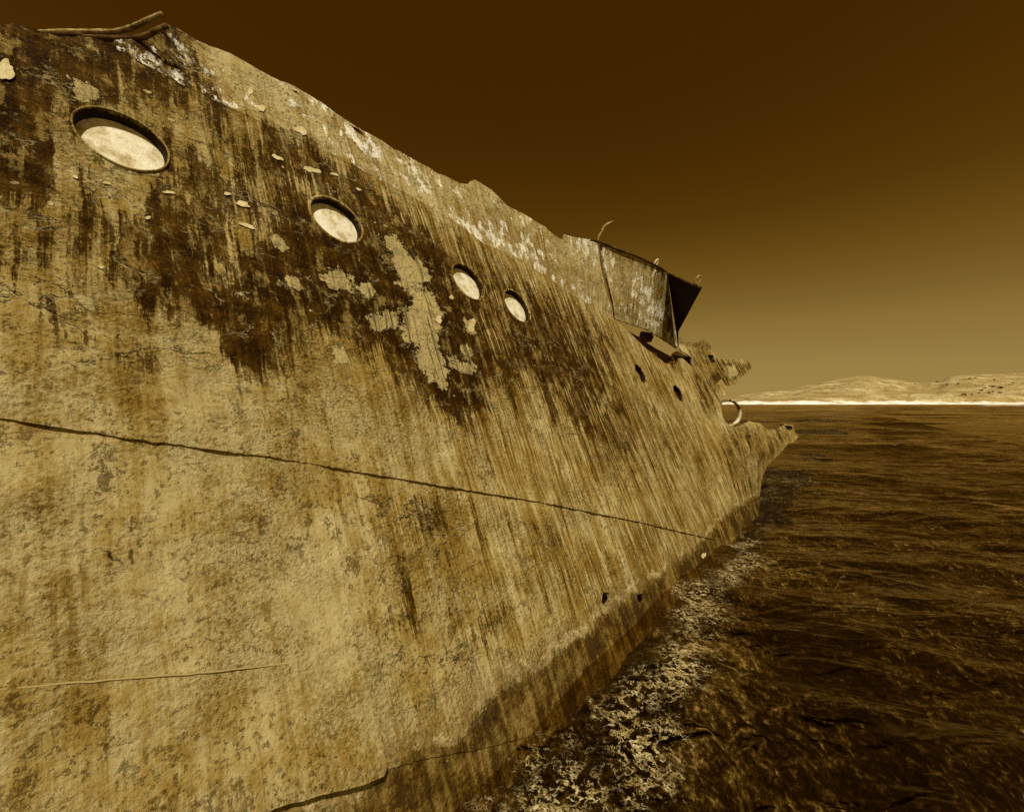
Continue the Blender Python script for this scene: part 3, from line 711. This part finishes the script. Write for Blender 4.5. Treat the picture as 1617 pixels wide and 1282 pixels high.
# back slope so the hill is a body
V = []; Fc = []
for j, u in enumerate(us):
    h1 = np.interp(u, [700, 1150, 1300, 1420, 1520, 2300], [3.4, 4.6, 5.6, 5.4, 4.2, 4.6]) + 1.9 * mnoise.fractal((u * .035, 3, 0), .8, 2.2, 4)
    for d, z in ((HD - 14, -.6), (HD - 3, .55), (HD + 8, h1 * .75), (HD + 17, h1), (HD + 34, h1 * .6)): V.append(((u - CU) / F * d, d, z + .25 * mnoise.noise((u * .2, d * .1, 2))))
for j in range(len(us) - 1):
    for b in range(4): Fc.append([5 * j + b, 5 * (j + 1) + b, 5 * (j + 1) + b + 1, 5 * j + b + 1])
beach = mesh_obj('beach', V, Fc, 'beach'); tag(beach, kind='structure')
# shrubs dotted on the right-hand slope
HV = np.array([v.co for v in hill.data.vertices])
MAT['shrub'] = rust_material('dark_scrub', [(.3, (.018, .008, .0006)), (.6, (.05, .025, .003))], .9, 1.5)
shr = [(1568, 611, 6), (1580, 613.5, 7), (1591, 608, 6), (1597, 609, 4), (1561, 607, 4), (1551, 608, 3), (1579, 620, 5), (1549, 616, 5), (1560, 620, 5), (1523, 623, 6), (1533, 624, 4), (1532, 598, 4), (1540, 598, 3), (1570, 600, 3), (1480, 602, 4), (1495, 607, 3.5), (1515, 607, 3.5), (1600, 605, 3.5), (1614, 606, 3), (1444, 607, 3), (1468, 607, 3), (1555, 613, 4), (1567, 619, 4), (1436, 625, 3), (1472, 627, 3), (1547, 621, 3)]
where = ['right-hand hillside']
for i, (u, v, s_) in enumerate(shr):
    x, y = u - CU, HZ - v
    pu = HV[:, 0] / HV[:, 1] * F + CU; pv = HZ - (HV[:, 2] - EYE) / HV[:, 1] * F
    j = np.argmin((pu - u) ** 2 + 4 * (pv - v) ** 2); c3 = HV[j]; R = s_ * .5 / F * c3[1] * 1.0
    V = []; Fc = []; rg = np.random.default_rng(i)
    for b in range(46):
        dr = rg.normal(0, 1, 3); dr /= np.linalg.norm(dr); dr[2] = abs(dr[2]) * .8; p = c3 + dr * R * rg.uniform(.4, 1.0) * np.array([1.2, 1, 1]); q1 = rg.normal(0, 1, (3, 3)) * R * .28
        k0 = len(V); V += list(p + q1); Fc.append([k0, k0 + 1, k0 + 2])
    o = mesh_obj('shrub', V - c3, Fc, 'shrub', None, False); o.location = tuple(c3)
    tag(o, 'dark round shrub dotted on the pale far hillside above the white beach', 'shrub', 'shrubs on the far hillside')
# low reef awash with a white line of surf on the right
x0 = (1588 - CU) / F * 300
V = []; Fc = []
for j in range(40):
    f = j / 39; w_ = math.sin(math.pi * f) ** .6; xx = (1553 + 68 * f - CU) / F * 300
    for dy, zz in ((-5, -.4), (-1.5, .16 + .3 * w_ * (.6 + .5 * mnoise.noise((f * 9, 0, 0)))), (1.5, .2 + .3 * w_), (6, -.4)): V.append((xx, 300 + dy, zz))
for j in range(39):
    for b in range(3): Fc.append([4 * j + b, 4 * j + 4 + b, 4 * j + 5 + b, 4 * j + 1 + b])
o = mesh_obj('surf_line', V, Fc, 'beach'); tag(o, 'short white line of surf on dark water below the right-hand hill', 'surf', kind='stuff')

# ------------------------------------------------------------------ light
L = np.array([.10, -.55, .83]); L /= np.linalg.norm(L)
el = math.asin(L[2]); az = math.atan2(L[0], L[1])
w = bpy.data.worlds.new('World'); sc.world = w; w.use_nodes = True; nt = w.node_tree; nt.nodes.clear()
sky = nt.nodes.new('ShaderNodeTexSky'); sky.sky_type = 'NISHITA'; sky.sun_disc = False; sky.sun_elevation = el; sky.sun_rotation = az; sky.air_density = 1.0; sky.dust_density = .8; sky.ozone_density = 1.0
sep = nt.nodes.new('ShaderNodeSeparateColor'); nt.links.new(sky.outputs[0], sep.inputs[0])
# toned print through a red filter: the sky's red channel drives a sepia scale
cr = nt.nodes.new('ShaderNodeValToRGB'); e = cr.color_ramp
SKY = [(.0, (.03, .009, 0)), (.078, (.052, .0185, .0004)), (.095, (.066, .0255, .001)), (.115, (.090, .039, .0027)), (.152, (.15, .076, .009)), (.236, (.254, .156, .035)), (.366, (.325, .213, .060)), (.7, (.40, .28, .09))]
while len(e.elements) < len(SKY): e.elements.new(.5)
for el_, (p, c_) in zip(e.elements, SKY): el_.position = p; el_.color = c_ + (1,)
mr = nt.nodes.new('ShaderNodeMath'); mr.operation = 'MULTIPLY'; mr.inputs[1].default_value = .08
nt.links.new(sep.outputs[0], mr.inputs[0]); nt.links.new(mr.outputs[0], cr.inputs[0])
sc10 = nt.nodes.new('ShaderNodeVectorMath'); sc10.operation = 'SCALE'; sc10.inputs['Scale'].default_value = 10.0; nt.links.new(cr.outputs[0], sc10.inputs[0])
bg = nt.nodes.new('ShaderNodeBackground'); bg.inputs[1].default_value = .1; nt.links.new(sc10.outputs[0], bg.inputs[0])
wo = nt.nodes.new('ShaderNodeOutputWorld'); nt.links.new(bg.outputs[0], wo.inputs[0])
sd = bpy.data.lights.new('sun', 'SUN'); sd.energy = 4.2; sd.angle = math.radians(.5); sd.color = (1, .96, .88)
so = bpy.data.objects.new('sun', sd); COL.objects.link(so); so.rotation_euler = Vector(-L).to_track_quat('-Z', 'Y').to_euler(); so.location = (0, -10, 30)

cd = bpy.data.cameras.new('camera'); cam = bpy.data.objects.new('camera', cd); COL.objects.link(cam)
cam.location = (0, 0, EYE); cam.rotation_euler = (math.radians(90), 0, 0)
cd.sensor_fit = 'HORIZONTAL'; cd.sensor_width = 36; cd.lens = F / 1617 * 36; cd.shift_y = -(641 - HZ) / 1617; cd.shift_x = (808.5 - CU) / 1617
cd.clip_start = .05; cd.clip_end = 6000; sc.camera = cam
sc.view_settings.view_transform = 'Standard'; sc.view_settings.look = 'None'; sc.view_settings.exposure = 0; sc.view_settings.gamma = 1
sc.cycles.max_bounces = 8; sc.cycles.transparent_max_bounces = 8; sc.cycles.use_denoising = False
